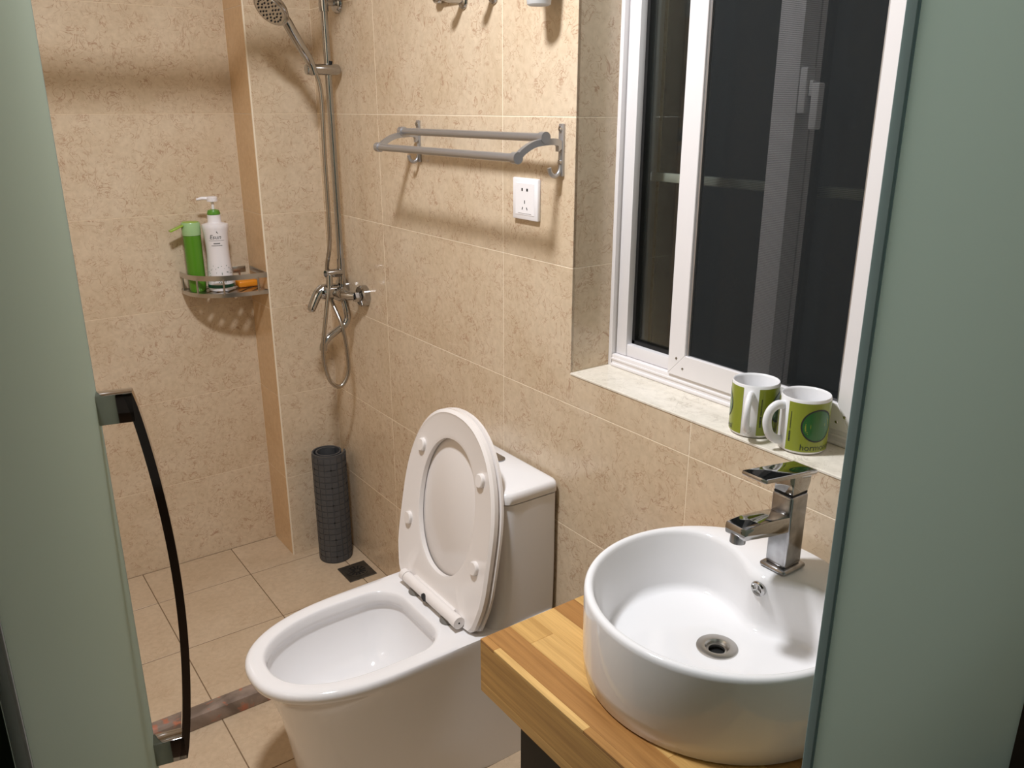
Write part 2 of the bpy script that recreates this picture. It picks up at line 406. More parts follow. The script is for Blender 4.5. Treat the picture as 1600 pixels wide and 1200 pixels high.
# insect screen sash in front
SY0, SY1, sz0, sz1, sx0, sx1 = .7185, 1.135, WZ0+FB+.001, WZ1-.032, XF-.0045, XF+.0095
st = .044
sc = wpart(B().prism([(SY1-st, sz0+.046), (SY1, sz0), (SY1, sz1), (SY1-st, sz1-.046)], lambda u, v, d: (d, u, v), sx0, sx1, .001, 1), 'screen_stile', 'pvc')
wpart(B().prism([(SY0, sz0), (SY0+.028, sz0+.046), (SY0+.028, sz1-.046), (SY0, sz1)], lambda u, v, d: (d, u, v), sx0, sx1, .001, 1), 'screen_stile', 'pvc')
wpart(B().prism([(SY0, sz0), (SY1, sz0), (SY1-st, sz0+.046), (SY0+.028, sz0+.046)], lambda u, v, d: (d, u, v), sx0, sx1, .001, 1), 'screen_rail', 'pvc')
wpart(B().prism([(SY0, sz1), (SY1, sz1), (SY1-st, sz1-.046), (SY0+.028, sz1-.046)], lambda u, v, d: (d, u, v), sx0, sx1, .001, 1), 'screen_rail', 'pvc')
wpart(B().box((sx0+.004, SY1-st-.006, sz0+.046), (sx1, SY1-st, sz1-.046)).box((sx0+.004, SY0+.028, sz0+.046), (sx1, SY0+.032, sz1-.046)), 'screen_bead', 'alu')
wpart(B().box((sx0+.009, SY0+.028, sz0+.046), (sx0+.010, SY1-st, sz1-.046)), 'insect_mesh', 'mesh', label='dark woven insect mesh')
for (y, z) in ((SY1-.022, sz0+.036), (SY1-.040, sz0+.018), (SY0+.012, sz0+.026), (SY0+.026, sz0+.014)):
    wpart(B().lathe([(.0, -.0012), (.0022, -.001), (.003, 0), (.003, .002)], (sx0, y, z), 'X', 12, False, True), 'screw', 'chrome')
# guard bar across the opening behind the sashes
wpart(B().box((1.302, WY0, 1.369), (1.314, WY1, 1.387), .002), 'guard_bar', 'cream', label='pale horizontal guard bar behind the panes')

# ================================================================== frosted glass door and panel
dr = struct(bpy.data.objects.new('door_1', None)); COL.objects.link(dr); dr.location = (-.005, .362, 0); dr.rotation_euler = (0, 0, R(77.6))
dr['label'] = 'open frosted glass door with a bowed chrome pull handle'
DW, DT = .605, .008
B().box((.004, -DT/2, .012), (DW-.006, DT/2, 2.04)).build('glass_pane', 'frost', dr)
B().box((DW-.0059, -DT/2, .012), (DW, DT/2, 2.04), .001, 1).build('glass_edge', 'glass_edge', dr)
B().box((0, -DT/2, .012), (.0039, DT/2, 2.04), .001, 1).build('glass_edge', 'tumbler', dr)
h = B()
hx0, hx1 = DW-.032, DW-.012
zt, zb = 1.230, .748
h.box((hx0, -.040, zt-.033), (hx1, -DT/2, zt), .001, 2).box((hx0, -.040, zb), (hx1, -DT/2, zb+.033), .001, 2)
rings = []
for i in range(33):
    t = i/32; z = zt-.0005+(zb+.001-zt)*t; bow = math.sin(math.pi*t)**.8*.022
    yo = -.040-bow; th = .0095
    rings.append([(hx0, yo, z), (hx1, yo, z), (hx1, yo+th, z), (hx0, yo+th, z)])
h.loft(rings)
hd = h.build('door_handle', 'blackchrome', dr, 30); hd['label'] = 'bowed chrome pull handle'
gp = struct(bpy.data.objects.new('door_2', None)); COL.objects.link(gp); gp.location = (.6, .355, 0); gp['label'] = 'fixed frosted glass side panel'
B().box((.0045, -.005, .012), (.498, .005, 2.05)).build('glass_pane', 'frost', gp)
B().box((0, -.005, .012), (.0044, .005, 2.05), .001, 1).build('glass_edge', 'glass_edge', gp)

# ================================================================== ceiling lamp (above the picture)
t = thing('ceiling_lamp', 'round white ceiling lamp above the toilet', 'lamp', (.36, 1.21, 2.42))
B().lathe([(.10, .0), (.125, .005), (.125, .075), (.11, .08)], seg=40, cap0=False).build('housing', 'plastic', t)
B().lathe([(.098, .0), (.1, .004), (.1, .02)], seg=40).build('diffuser', 'lamp', t)

# ================================================================== toilet
def oval(x0, x1, hw, z, cy, n=64, back=.03, a=None, e=2.25, hwb=None):
    """elongated outline: rounded nose at x0, straight sides, rounded back corners at x1"""
    a = a or min(.28, (x1-x0)*.6); pts = []
    q = n//2
    for k in range(q+1):                                    # nose from -hw round to +hw
        th = math.pi/2+math.pi*k/q; c, s = math.cos(th), math.sin(th)
        pts.append((x0+a+a*math.copysign(abs(c)**(2/e), c), cy+hw*math.copysign(abs(s)**(2/e), s), z))
    m = n-q-1; xs = x0+a
    # along near side to back, round corner, across, round corner, far side back
    seg = []; c1 = (x1-back, -hw+back); L1 = c1[0]-xs; L2 = back*math.pi/2; L3 = 2*(hw-back)
    tot = 2*L1+2*L2+L3
    for k in range(1, m+1):
        d = tot*k/(m+1)
        if d < L1: p = (xs+d, -hw)
        elif d < L1+L2: ang = -math.pi/2+(d-L1)/back; p = (c1[0]+back*math.cos(ang), c1[1]+back*math.sin(ang))
        elif d < L1+L2+L3: p = (x1, -hw+back+(d-L1-L2))
        elif d < L1+2*L2+L3: ang = (d-L1-L2-L3)/back; p = (c1[0]+back*math.cos(ang), -c1[1]+back*math.sin(ang))
        else: p = (c1[0]-(d-L1-2*L2-L3), hw)
        pts.append((p[0], cy+p[1], z))
    if hwb:
        def wd(x):
            q_ = max(0, min(1, (x-x0-a*.35)/(.93-x0-a*.35))); q_ = q_*q_*(3-2*q_); return 1+(hwb/hw-1)*q_
        pts = [(x, cy+(y-cy)*wd(x), z_) for x, y, z_ in pts]
    return pts
TY = 1.532
t = thing('toilet', 'white one-piece toilet with raised seat and lid against the tiled wall', 'toilet', (.8, TY, 0))
def tp(b, name, mat, parent=None, angle=35, label=None):
    o = b.build(name, mat, None, angle); o.parent = parent or t; o.matrix_parent_inverse = Matrix() if parent else Matrix.Translation(t.location).inverted()
    if label: o['label'] = label
    return o
outer = [(.0, .505, .130), (.006, .500, .133), (.12, .486, .142), (.22, .470, .152), (.29, .449, .163), (.325, .430, .172), (.338, .418, .178), (.346, .410, .1815), (.355, .407, .183), (.363, .408, .182), (.3675, .412, .179), (.3695, .417, .175)]
rings = [oval(x, 1.09, hw, z, TY, hwb=.1835, back=.01) for z, x, hw in outer]+[oval(.424, 1.085, .1695, .370, TY, back=.01)]
inner = [(.370, .443, .822, .1465), (.3690, .446, .819, .1435), (.3665, .449, .817, .1415), (.360, .4515, .815, .1400), (.348, .4525, .814, .1395), (.335, .452, .816, .140), (.331, .446, .820, .145), (.320, .447, .820, .145), (.27, .462, .805, .133), (.23, .485, .785, .115), (.20, .53, .755, .085), (.185, .60, .71, .045)]
rings += [oval(a, c, hw, z, TY, back=min(.075, hw*.6)) for z, a, c, hw in inner]
tp(B().loft(rings, True, True), 'bowl', 'china', angle=60)
def rrect(x0, x1, y0, y1, z, rf, rb, n=6):
    pts = []
    for cx_, cy_, r, a0 in ((x0+rf, y0+rf, rf, 180), (x1-rb, y0+rb, rb, 270), (x1-rb, y1-rb, rb, 0), (x0+rf, y1-rf, rf, 90)):
        for k in range(n+1):
            an = R(a0+90*k/n); pts.append((cx_+r*math.cos(an), cy_+r*math.sin(an), z))
    return pts
TY0, TY1 = 1.349, 1.715
rr = [rrect(x, 1.092, TY0+i, TY1-i, z, .03, .008) for z, x, i in ((.352, .905, .004), (.375, .915, .003), (.40, .928, .002), (.44, .938, .001), (.50, .943, 0), (.60, .945, 0), (.679, .946, 0))]
tp(B().loft(rr), 'tank', 'china', angle=50)
lidr = [rrect(.942+i, 1.093-i*.3, TY0-.003+i, TY1+.003-i, z, .03, .008) for z, i in ((.682, .002), (.684, 0), (.700, 0), (.707, .003), (.7105, .009))]
ld_ = tp(B().loft(lidr), 'tank_lid', 'china', angle=50)
pb = B().prism([(1.048+.017*math.cos(a)+(0 if True else 0), 1.535+(.014 if math.sin(a) > 0 else -.014)+.017*math.sin(a)) for a in [2*math.pi*k/28 for k in range(28)]], lambda u, v, d: (u, v, d), .710, .7135)
tp(pb, 'flush_button', 'chrome_worn', ld_)
# seat and lid: local u across, v up the tilted plane
tilt = Vector((.17, 0, .985)).normalized(); nrm = Vector((.985, 0, -.17)).normalized(); org = Vector((.863, TY+.008, .386))
def sp(u, v, d): return org+Vector((0, u, 0))+tilt*v+nrm*d
def seat_outline(k=0.0, n=56):
    pts = []; hw = .201+k; vc = .20; top = .470+k
    for i in range(n//2+1):
        th = math.pi*i/(n//2); c, s = math.cos(th), math.sin(th)
        pts.append((hw*math.copysign(abs(c)**.9, c), vc+(top-vc)*abs(s)**.9))
    side = [(-.2015-k, .15), (-.201-k, .10), (-.197-k, .065), (-.188-k, .032), (-.177-k, .0-k*.3), (-.165-k, -.010-k*.3)]
    pts += side; pts += [(-.07, -.010-k*.3), (.07, -.010-k*.3)]; pts += [(-u, v) for u, v in side[::-1]]
    return pts
def hole(n, s=1.0):
    pts = []
    for i in range(n):
        th = 2*math.pi*i/n; c, s_ = math.cos(th), math.sin(th)
        pts.append((.121*s*math.copysign(abs(c)**.92, c), .233+.168*s*math.copysign(abs(s_)**.95, s_)))
    return pts
def resample_polar(poly, n, c=(0, .233)):
    """points of the outline at n equal angles about c, aligned with hole()"""
    out = []
    for i in range(n):
        th = 2*math.pi*i/n; dx, dy = math.cos(th), math.sin(th); best = None
        for (x1, y1), (x2, y2) in zip(poly, poly[1:]+poly[:1]):
            ex, ey = x2-x1, y2-y1; den = dx*ey-dy*ex
            if abs(den) < 1e-9: continue
            tt = ((x1-c[0])*ey-(y1-c[1])*ex)/den; uu = ((x1-c[0])*dy-(y1-c[1])*dx)/den
            if tt > 0 and -1e-6 <= uu <= 1+1e-6 and (best is None or tt < best): best = tt
        out.append((c[0]+dx*best, c[1]+dy*best))
    return out
n = 96
def ang_hole(n, s):
    return resample_polar(hole(160, s), n)
oo = resample_polar(seat_outline(), n); oi = resample_polar(seat_outline(-.008), n); h0 = ang_hole(n, 1.0); h1 = ang_hole(n, 1.06)
rg = [[sp(u, v, .018) for u, v in oi], [sp(u, v, .016) for u, v in oo], [sp(u, v, .006) for u, v in oo], [sp(u, v, .001) for u, v in oi],
      [sp(u, v, .0035) for u, v in resample_polar(seat_outline(-.014), n)], [sp(u, v, .0035) for u, v in h1], [sp(u, v, .006) for u, v in h0], [sp(u, v, .018) for u, v in h0]]
rg.append(rg[0])
se = tp(B().loft(rg, False, False), 'seat', 'seat', angle=50)
for u, v in ((-.152, .147), (.152, .147), (-.130, .349), (.130, .349)):
    bp = B(); m = 14; prof = []
    for d, s in ((.004, 1.0), (-.0035, 1.0), (-.0055, .85)):
        prof.append([sp(u+.0140*s*math.cos(2*math.pi*k/m), v+(.003 if math.sin(2*math.pi*k/m) > 0 else -.003)*s+.0140*s*math.sin(2*math.pi*k/m), d) for k in range(m)])
    tp(bp.loft(prof), 'bumper', 'seat', se)
lo_, li_ = resample_polar(seat_outline(.002), n), resample_polar(seat_outline(-.006), n)
tp(B().loft([[sp(u, v, .021) for u, v in li_], [sp(u, v, .023) for u, v in lo_], [sp(u, v, .029) for u, v in lo_], [sp(u, v, .0325) for u, v in li_]]), 'seat_lid', 'seat', angle=50)
hx, hz = .853, .394
hg = tp(B().tube([(hx, 1.425, hz), (hx, 1.645, hz)], .0138, 20), 'hinge_bar', 'seat', label='white hinge bar')
for ya, yb in ((1.400, 1.424), (1.646, 1.664)): tp(B().tube([(hx, ya, hz), (hx, yb, hz)], .0148, 20), 'hinge_cap', 'seat', hg)
tp(B().tube([(hx, 1.3995, hz), (hx, 1.402, hz)], .0022, 10), 'hinge_pin', 'dark', hg)
tp(B().lathe([(.010, -.0146), (.010, -.0105)], (hx, 1.54, hz), 'X', 18).box((hx-.009, 1.532, hz-.014), (hx+.002, 1.548, hz-.008)), 'sensor', 'dark', hg)
for y in (1.455, 1.605): tp(B().lathe([(.022, .3698), (.023, .372), (.021, .377), (.012, .385)], (hx+.006, y, 0), 'Z', 24), 'hinge_pad', 'grey_pad', hg)
tp(B().box((hx+.002, 1.44, hz-.006), (.872, 1.63, hz+.010), .003), 'hinge_plate', 'seat', hg)

# ================================================================== wooden counter
CX0, CY0, CY1, CZ0, CZ1 = .626, .415, .963, .600, .700
t = thing('wooden_counter', 'thick laminated oak counter slab under the round basin', 'counter', (CX0, CY0, CZ0))
def cpart(lo, hi, tone, name='stave'):
    o = B().box(lo, hi, .0006, 1).build(name, 'wood'); o.parent = t; o.matrix_parent_inverse = Matrix.Translation(t.location).inverted()
    o.color = (tone, tone, tone, 1)
cpart((CX0, CY0, CZ0+.02), (CX0+.013, CY1, CZ1-.006), .62, 'front_board'); cpart((CX0, CY0, CZ0), (CX0+.013, CY1, CZ0+.0198), .8, 'front_board')
for a, c, tn in ((.925, CY1, .25), (.705, .925, 1.0), (CY0, .705, .35)): cpart((CX0, a, CZ1-.0058), (CX0+.013, c, CZ1), tn)
xs = [CX0+.013]+[CX0+.013+.0461*i for i in range(1, 10)]+[XW-.001]
TONES = [(.12, .2), (.85, .95, .8), (.7, .9), (.25, .15), (.6, .8), (.4, .95), (.2, .6), (.8, .5), (.3, .7), (.5, .9)]
for i, (a, c) in enumerate(zip(xs, xs[1:])):
    if c-a < .004: continue
    j = random.uniform(.5, .85); cuts = [CY0, j, CY1] if i % 2 else [CY0, j-.05, CY1]
    if i == 1: cuts = [CY0, .60, .905, CY1]
    if i == 0: cuts = [CY0, .52, CY1]
    for q, (y0, y1) in enumerate(zip(cuts, cuts[1:])): cpart((a, y0, CZ0), (c, y1, CZ1), TONES[i % 10][q % len(TONES[i % 10])])
sf = B().box((.665, .43, 0), (.69, .905, .598), .002).box((.69, .885, 0), (1.05, .905, .598), .002)
tag(sf.build('counter_support', 'black'), 'black support panel under the wooden counter', 'support')

# ================================================================== basin
BC = Vector((.876, .689, 0)); ZB, ZR = .7003, .840
t = thing('wash_basin', 'round white ceramic vessel basin on the wooden counter', 'basin', (BC.x, BC.y, ZB))
def bp_(b, name, mat, parent=None, angle=35):
    o = b.build(name, mat, None, angle); o.parent = parent or t; o.matrix_parent_inverse = Matrix() if parent else Matrix.Translation(t.location).inverted(); return o
n = 96
def bump_(th):
    d = math.degrees((th+math.pi) % (2*math.pi)-math.pi); return math.exp(-(abs(d)/40)**2.4)
def ring_(rf, z): return [(BC.x+rf(2*math.pi*k/n)*math.cos(2*math.pi*k/n), BC.y+rf(2*math.pi*k/n)*math.sin(2*math.pi*k/n), z if not callable(z) else z(2*math.pi*k/n)) for k in range(n)]
C_ = lambda r: (lambda th: r)
rin = lambda th: .1895-.112*bump_(th)
rft = lambda th: .1695-.086*bump_(th)
FZ = .7415                                                    # basin floor
rings = [ring_(C_(.196), ZB), ring_(C_(.2005), ZB+.003), ring_(C_(.203), ZB+.03), ring_(C_(.204), ZR-.010), ring_(C_(.2032), ZR-.0045), ring_(C_(.201), ZR-.0014), ring_(C_(.1985), ZR-.0003)]
rings += [ring_(lambda th: rin(th)+.006+.010*bump_(th), ZR-.0002), ring_(lambda th: rin(th)+.003+.005*bump_(th), lambda th: ZR-.0012-.0008*bump_(th)), ring_(lambda th: rin(th)+.001+.001*bump_(th), lambda th: ZR-.0035-.003*bump_(th)), ring_(lambda th: rin(th)-.0005, lambda th: ZR-.008-.006*bump_(th))]
for f in (.25, .5, .75, .93): rings.append(ring_(lambda th, f=f: (rin(th)-.001)*(1-f)+rft(th)*f, lambda th, f=f: (ZR-.012-.004*bump_(th))*(1-f)+(FZ+.0165)*f))
for k in range(1, 7):
    an = math.pi/2*k/6; rings.append(ring_(lambda th, an=an: rft(th)-.016*(1-math.cos(an)), FZ+.016*(1-math.sin(an))))
for r in (.12, .4, .75): rings.append(ring_(lambda th, r=r: (rft(th)-.016)*(1-r)+.036*r, FZ-.0008*r))
rings += [ring_(C_(.0335), FZ-.001), ring_(C_(.0275), FZ-.003), ring_(C_(.0225), FZ-.004), ring_(C_(.0215), FZ-.024)]
bp_(B().loft(rings, True, True), 'bowl', 'china', angle=70)
dn = bp_(B().lathe([(.0315, 0), (.031, .0022), (.028, .0032), (.0185, .0025), (.0165, 0), (.0163, -.015)], (BC.x, BC.y, FZ-.0022), 'Z', 40, False, False), 'drain_ring', 'steel')
bp_(B().lathe([(.0162, -.014), (.0162, -.012), (0.001, -.011)], (BC.x, BC.y, FZ-.0022), 'Z', 24), 'drain_cup', 'dark', dn)
bp_(B().lathe([(.0158, -.0065), (.0162, -.004), (.0125, -.0035), (.0122, -.0065)], (BC.x, BC.y, FZ-.0022), 'Z', 32, False, False), 'drain_lip', 'steel', dn)
ov = Vector((BC.x+.0775, BC.y-.006, .816)); om = Matrix.Rotation(R(-3), 4, 'Y')
orr = bp_(B().lathe([(.0125, .004), (.0125, -.001), (.0105, -.003), (.008, -.0022), (.0078, .004)], ov, 'X', 28, False, False, om), 'overflow_ring', 'chrome')
bp_(B().lathe([(.0078, .0025), (.0078, .003)], ov, 'X', 20, True, True, om), 'overflow_hole', 'dark', orr)
bs = B()
for k in range(3):
    a = R(90+120*k); m = om.copy(); m.translation = ov
    bs.box((-.0025, 0, -.0013), (.002, .0082, .0013), mtx=m @ Matrix.Rotation(a, 4, 'X'))
bp_(bs, 'overflow_spokes', 'chrome', orr)

# ================================================================== faucet
FX_, FY_ = 1.004, .680
t = thing('faucet', 'square chrome single-lever faucet standing on the white basin', 'faucet', (FX_, FY_, ZR))
def fp(b, name, mat, parent=None, angle=30):
    o = b.build(name, mat, None, angle); o.parent = parent or t; o.matrix_parent_inverse = Matrix() if parent else Matrix.Translation(t.location).inverted(); return o
z = ZR
fp(B().box((FX_-.027, FY_-.024, z), (FX_+.027, FY_+.024, z+.009), .006, 3), 'base_plate', 'chrome_worn')
fp(B().box((FX_-.020, FY_-.0185, z+.0085), (FX_+.020, FY_+.0185, z+.128), .004, 3), 'body', 'chrome_worn')
fp(B().box((FX_-.018, FY_-.0165, z+.128), (FX_+.018, FY_+.0165, z+.131)), 'gap_ring', 'dark')
sv = [(-.0195, .098), (-.0195, .072), (-.06, .078), (-.105, .087), (-.122, .090), (-.1235, .098), (-.122, .108), (-.09, .108), (-.05, .103)]
sp_ = fp(B().prism(sv, lambda u, v, d: (FX_+u, FY_+d, z+v), -.0185, .0185, .002, 2), 'spout', 'chrome')
fp(B().tube([(FX_-.114, FY_, z+.093), (FX_-.1150, FY_, z+.0795)], .0115, 20), 'aerator', 'chrome_worn', sp_)
fp(B().prism([(-.018, .131), (.019, .131), (.024, .145), (.024, .158), (-.018, .162)], lambda u, v, d: (FX_+u, FY_+d, z+v), -.017, .017, .002, 2), 'lever_neck', 'chrome')
lm = Matrix.Translation((FX_+.03, FY_, z+.156)) @ Matrix.Rotation(R(7.5), 4, 'Y')
fp(B().box((-.124, -.0225, 0), (0, .0225, .0075), .003, 2, lm), 'lever', 'chrome')

# ================================================================== mugs
def mug(name, loc, handle, label, seed):
    """angles in degrees, world azimuth of the handle and of the printed round patch"""
    t = thing(name, label, 'mug', loc, 0, 'mugs on the window sill')
    r, H_ = .0405, .096
    B().lathe([(.034, 0), (.0375, .002), (r, .006), (r, H_-.003), (r-.0012, H_-.0003), (r-.0028, H_-.0008), (r-.0042, H_-.004), (r-.0045, .01), (r-.010, .0065), (.004, .0062)], seg=48).build('cup', 'mugwhite', t, 50)
    a = R(handle); d = Vector((math.cos(a), math.sin(a), 0))
    pts = [d*(r-.002)+Vector((0, 0, .079)), d*(r+.012)+Vector((0, 0, .080)), d*(r+.024)+Vector((0, 0, .070)), d*(r+.028)+Vector((0, 0, .052)), d*(r+.022)+Vector((0, 0, .031)), d*(r+.010)+Vector((0, 0, .020)), d*(r-.002)+Vector((0, 0, .017))]
    B().tube(spline(pts, 6), .0058, 12, flat=1.35).build('handle', 'mugwhite', t, 60)
    # green band covers everything except a strip at the handle
    bb = B(); rings = []
    for zz in (.0065, H_-.0055):
        rings.append([((r+.0003)*math.cos(a+R(19+322*k/60)), (r+.0003)*math.sin(a+R(19+322*k/60)), zz) for k in range(61)])
    gb = bb.loft(rings, False, False, closed=False).build('green_band', 'muggreen', t, 60)
    cyl = lambda dz, off, fa: (lambda u, v: ((r+off)*math.cos(R(fa)+u/r), (r+off)*math.sin(R(fa)+u/r), dz+v))
    for face in (handle+91, handle-91):
        f = cyl(.0525, .0005, face); m = 40
        ring0 = [f(.0285*math.cos(2*math.pi*k/m), .0285*math.sin(2*math.pi*k/m)) for k in range(m)]
        ring1 = [f(.0258*math.cos(2*math.pi*k/m), .0258*math.sin(2*math.pi*k/m)) for k in range(m)]
        B().loft([ring0, ring1], False, False).build('print_ring', 'ink', gb, 60)
        B().loft([[f(.0258*s*math.cos(2*math.pi*k/m), .0258*s*math.sin(2*math.pi*k/m)) for k in range(m)] for s in (1, .66, .33, .02)], False, True).build('print_patch', 'disc', gb, 60)
        tx = text_mesh('hormonal', .0150); f2 = cyl(.0098, .0005, face)
        print_on(B(), tx, lambda u, v: f2(u-.027, v)).build('lettering', 'ink', gb, 60)
    sm = B(); rr_ = random.Random(seed); f3 = cyl(.022, .0005, handle+27); vpos = 0
    while vpos < .050:                                   # tiny vertical line of print beside the handle strip
        L = rr_.uniform(.0014, .0026); wd = .0015 if vpos < .017 else .0008
        sm.loft([[f3(-wd, vpos), f3(wd, vpos)], [f3(-wd, vpos+L), f3(wd, vpos+L)]], False, False, False)
        vpos += L+.0006+(.002 if .016 < vpos < .019 else 0)
    sm.build('small_print', 'ink', gb, 60)
    return t
mug('mug', (1.145, .868, WZ0), 208, 'green and white mug with its handle towards the camera, farther along the sill', 3)
mug('mug', (1.153, .772, WZ0), 158, 'green and white mug showing its round green print, beside the glass panel', 5)

# ================================================================== power socket
t = thing('power_socket', 'white five-hole power socket below the towel rack', 'socket', (XW, 1.476, 1.329))
B().box((-.009, -.0455, -.0445), (0, .0455, .0445), .0025, 2).build('face_plate', 'socket', t)
B().box((-.0097, -.034, -.034), (-.0088, .034, .034), .0006, 1).build('insert', 'socket', t)
for k, (y, zz, wy, wz, sk) in enumerate(((.009, .020, .0035, .006, 0), (-.009, .020, .0045, .006, 0), (0, -.006, .0012, .007, 0), (.008, -.020, .0012, .006, 25), (-.008, -.020, .0012, .006, -25))):
    m = Matrix.Translation((-.0097, y, zz)) @ Matrix.Rotation(R(sk), 4, 'X')
    B().box((-.0003, -wy/2-.0006, -wz/2), (.0006, wy/2+.0006, wz/2), mtx=m).build('slot', 'dark', t)
B().box((-.0099, -.024, -.0312), (-.0096, .024, -.0304)).build('trim_line', 'grey_pad', t)

# ================================================================== towel rack
t = thing('towel_rack', 'satin aluminium double-bar towel rack with end hooks above the socket', 'towel rack', (XW, 1.652, 1.385))
def rk(b, name, mat='alu', parent=None, angle=40):
    o = b.build(name, mat, None, angle); o.parent = parent or t; o.matrix_parent_inverse = Matrix() if parent else Matrix.Translation(t.location).inverted(); return o
Xf, Zf, Xr, Zr_ = .983, 1.424, 1.051, 1.461
for yc in (1.360, 1.944):
    pl = rk(B().box((XW-.006, yc-.0075, 1.384), (XW, yc+.0075, 1.487), .002), 'wall_plate')
    s_ = -1 if yc < 1.6 else 1
    arm = spline([(XW-.004, yc, 1.440), (1.085, yc, 1.452), (Xr+.004, yc, 1.453), (1.025, yc, 1.449), (1.0, yc, 1.437), (Xf+.004, yc, Zf+.002)], 6)
    rings = []
    for i, p in enumerate(arm):
        q0, q1 = arm[max(i-1, 0)], arm[min(i+1, len(arm)-1)]; tg = (q1-q0).normalized(); nn = Vector((-tg.z, 0, tg.x)); wv = .007 if i > 3 else .012-.0013*i
        rings.append([p+nn*wv+Vector((0, .0055, 0)), p+nn*wv-Vector((0, .0055, 0)), p-nn*wv*.8-Vector((0, .0055, 0)), p-nn*wv*.8+Vector((0, .0055, 0))])
    am = rk(B().loft(rings), 'arm')
    for X_, Z_ in ((Xf, Zf), (Xr, Zr_)): rk(B().tube([(X_, yc-.008, Z_), (X_, yc+.008, Z_)], .0115, 20), 'bar_socket', 'alu', am)
    hk = spline([(XW-.004, yc, 1.43), (XW-.0045, yc, 1.405), (XW-.010, yc, 1.390), (1.080, yc, 1.385), (1.070, yc, 1.391), (1.066, yc, 1.402)], 6)
    rk(B().tube(hk, .0045, 10), 'hook', 'alu', pl)
    for zz in (1.477, 1.412): rk(B().lathe([(.0055, 0), (.005, -.003), (.002, -.0048)], (XW-.006, yc, zz), 'X', 14, False, True), 'screw', 'chrome', pl)
rk(B().tube([(Xf, 1.368, Zf), (Xf, 1.936, Zf)], .0085, 18), 'bar'); rk(B().tube([(Xr, 1.368, Zr_), (Xr, 1.936, Zr_)], .0085, 18), 'bar')

# ================================================================== hook rail and tumbler at the top
t = thing('hook_rail', 'chrome hook rail high on the wall above the towel rack', 'hook rail', (XW, 1.66, 1.79))
def hr(b, name, mat='chrome', parent=None):
    o = b.build(name, mat, None, 40); o.parent = parent or t; o.matrix_parent_inverse = Matrix() if parent else Matrix.Translation(t.location).inverted(); return o
hr(B().box((XW-.008, 1.56, 1.757), (XW, 1.84, 1.785), .003), 'rail')
for y in (1.722, 1.602):
    k = hr(B().tube(spline([(XW-.004, y, 1.748), (1.07, y, 1.748), (1.048, y, 1.751), (1.038, y, 1.760)], 6), .0095, 14), 'hook')
    hr(B().lathe([(.0165, 0), (.0165, -.003), (.013, -.008), (.007, -.010)], (XW, y, 1.744), 'X', 26, False), 'hook_flange', 'chrome', k)
hr(B().tube([(1.088, 1.70, 1.757), (1.088, 1.83, 1.757)], .0055, 12).lathe([(.006, 1.800), (.0105, 1.805), (.0105, 1.822), (.006, 1.828)], (1.088, 0, 1.757), 'Y', 16), 'rod')
t = thing('tumbler_holder', 'wall-mounted ring holding the frosted tumbler at the top', 'holder', (XW, 1.41, 1.78))
def th_(b, name, mat='chrome'):
    o = b.build(name, mat, None, 40); o.parent = t; o.matrix_parent_inverse = Matrix.Translation(t.location).inverted()
th_(B().lathe([(.026, 0), (.026, -.008), (.018, -.012)], (XW, 1.385, 1.80), 'X', 24, False), 'wall_flange')
th_(B().tube([(1.055+.0365*math.cos(2*math.pi*k/32), 1.385+.0365*math.sin(2*math.pi*k/32), 1.785) for k in range(33)], .004, 10), 'ring')
tag(B().lathe([(.019, 0), (.023, .002), (.033, .11), (.031, .11), (.021, .006)], (1.055, 1.385, 1.703), 'Z', 28).build('tumbler', 'tumbler'), 'frosted white tumbler at the top edge in a wall ring', 'tumbler')

# ================================================================== shower set
SYc = 2.386
t = thing('shower_set', 'chrome shower riser with mixer tap, hose and hand shower in the corner', 'shower', (1.056, SYc, .66))
def sh(b, name, mat='chrome', parent=None, angle=40, label=None):
    o = b.build(name, mat, None, angle); o.parent = parent or t; o.matrix_parent_inverse = Matrix() if parent else Matrix.Translation(t.location).inverted()
    if label: o['label'] = label
    return o
rp = sh(B().tube([(1.057, SYc, 1.03), (1.055, SYc, 2.15)], .0098, 18), 'riser_pipe')
sh(B().tube([(1.057, SYc, 1.045), (1.057, SYc, 1.075)], .0125, 18), 'riser_collar', 'chrome', rp)
wbk = sh(B().lathe([(.029, 0), (.029, -.006), (.024, -.012), (.0095, -.014), (.0095, -.042)], (XW, SYc, 1.80), 'X', 28, False), 'wall_bracket')
sh(B().tube([(1.055, SYc, 1.775), (1.055, SYc, 1.83)], .0135, 18), 'bracket_collar', 'chrome', wbk)
# mixer
mx_, mz = 1.038, .972
mb = sh(B().tube([(mx_, SYc-.05, mz), (mx_, SYc-.035, mz), (mx_, SYc+.035, mz), (mx_, SYc+.05, mz)], [.015, .0235, .0235, .015], 24), 'mixer_body')
for y in (SYc-.075, SYc+.075):
    s_ = -1 if y < SYc else 1
    sh(B().tube([(mx_, SYc+s_*.045, mz), (mx_+.01, SYc+s_*.062, mz-.001), (mx_+.024, SYc+s_*.073, mz-.002)], [.015, .0145, .0125], 16), 'union', 'chrome', mb)
    sh(B().lathe([(.0165, -.04), (.0165, -.028), (.013, -.026), (.013, -.02)], (XW, y, .967), 'X', 6), 'union_nut', 'chrome', mb)
    sh(B().lathe([(.033, 0), (.033, -.018), (.029, -.022), (.012, -.023)], (XW, y, .967), 'X', 28, False), 'wall_flange', 'chrome', mb)
cz = mz+.004
sh(B().tube([(mx_, SYc-.002, cz), (1.0, SYc-.004, cz+.003), (.985, SYc-.005, cz+.004), (.978, SYc-.005, cz+.004)], [.0235, .0245, .0225, .018], 22), 'cartridge', 'chrome', mb)
lev = spline([(.990, SYc-.005, .989), (.972, SYc-.006, .976), (.955, SYc-.008, .948), (.943, SYc-.009, .924)], 5)
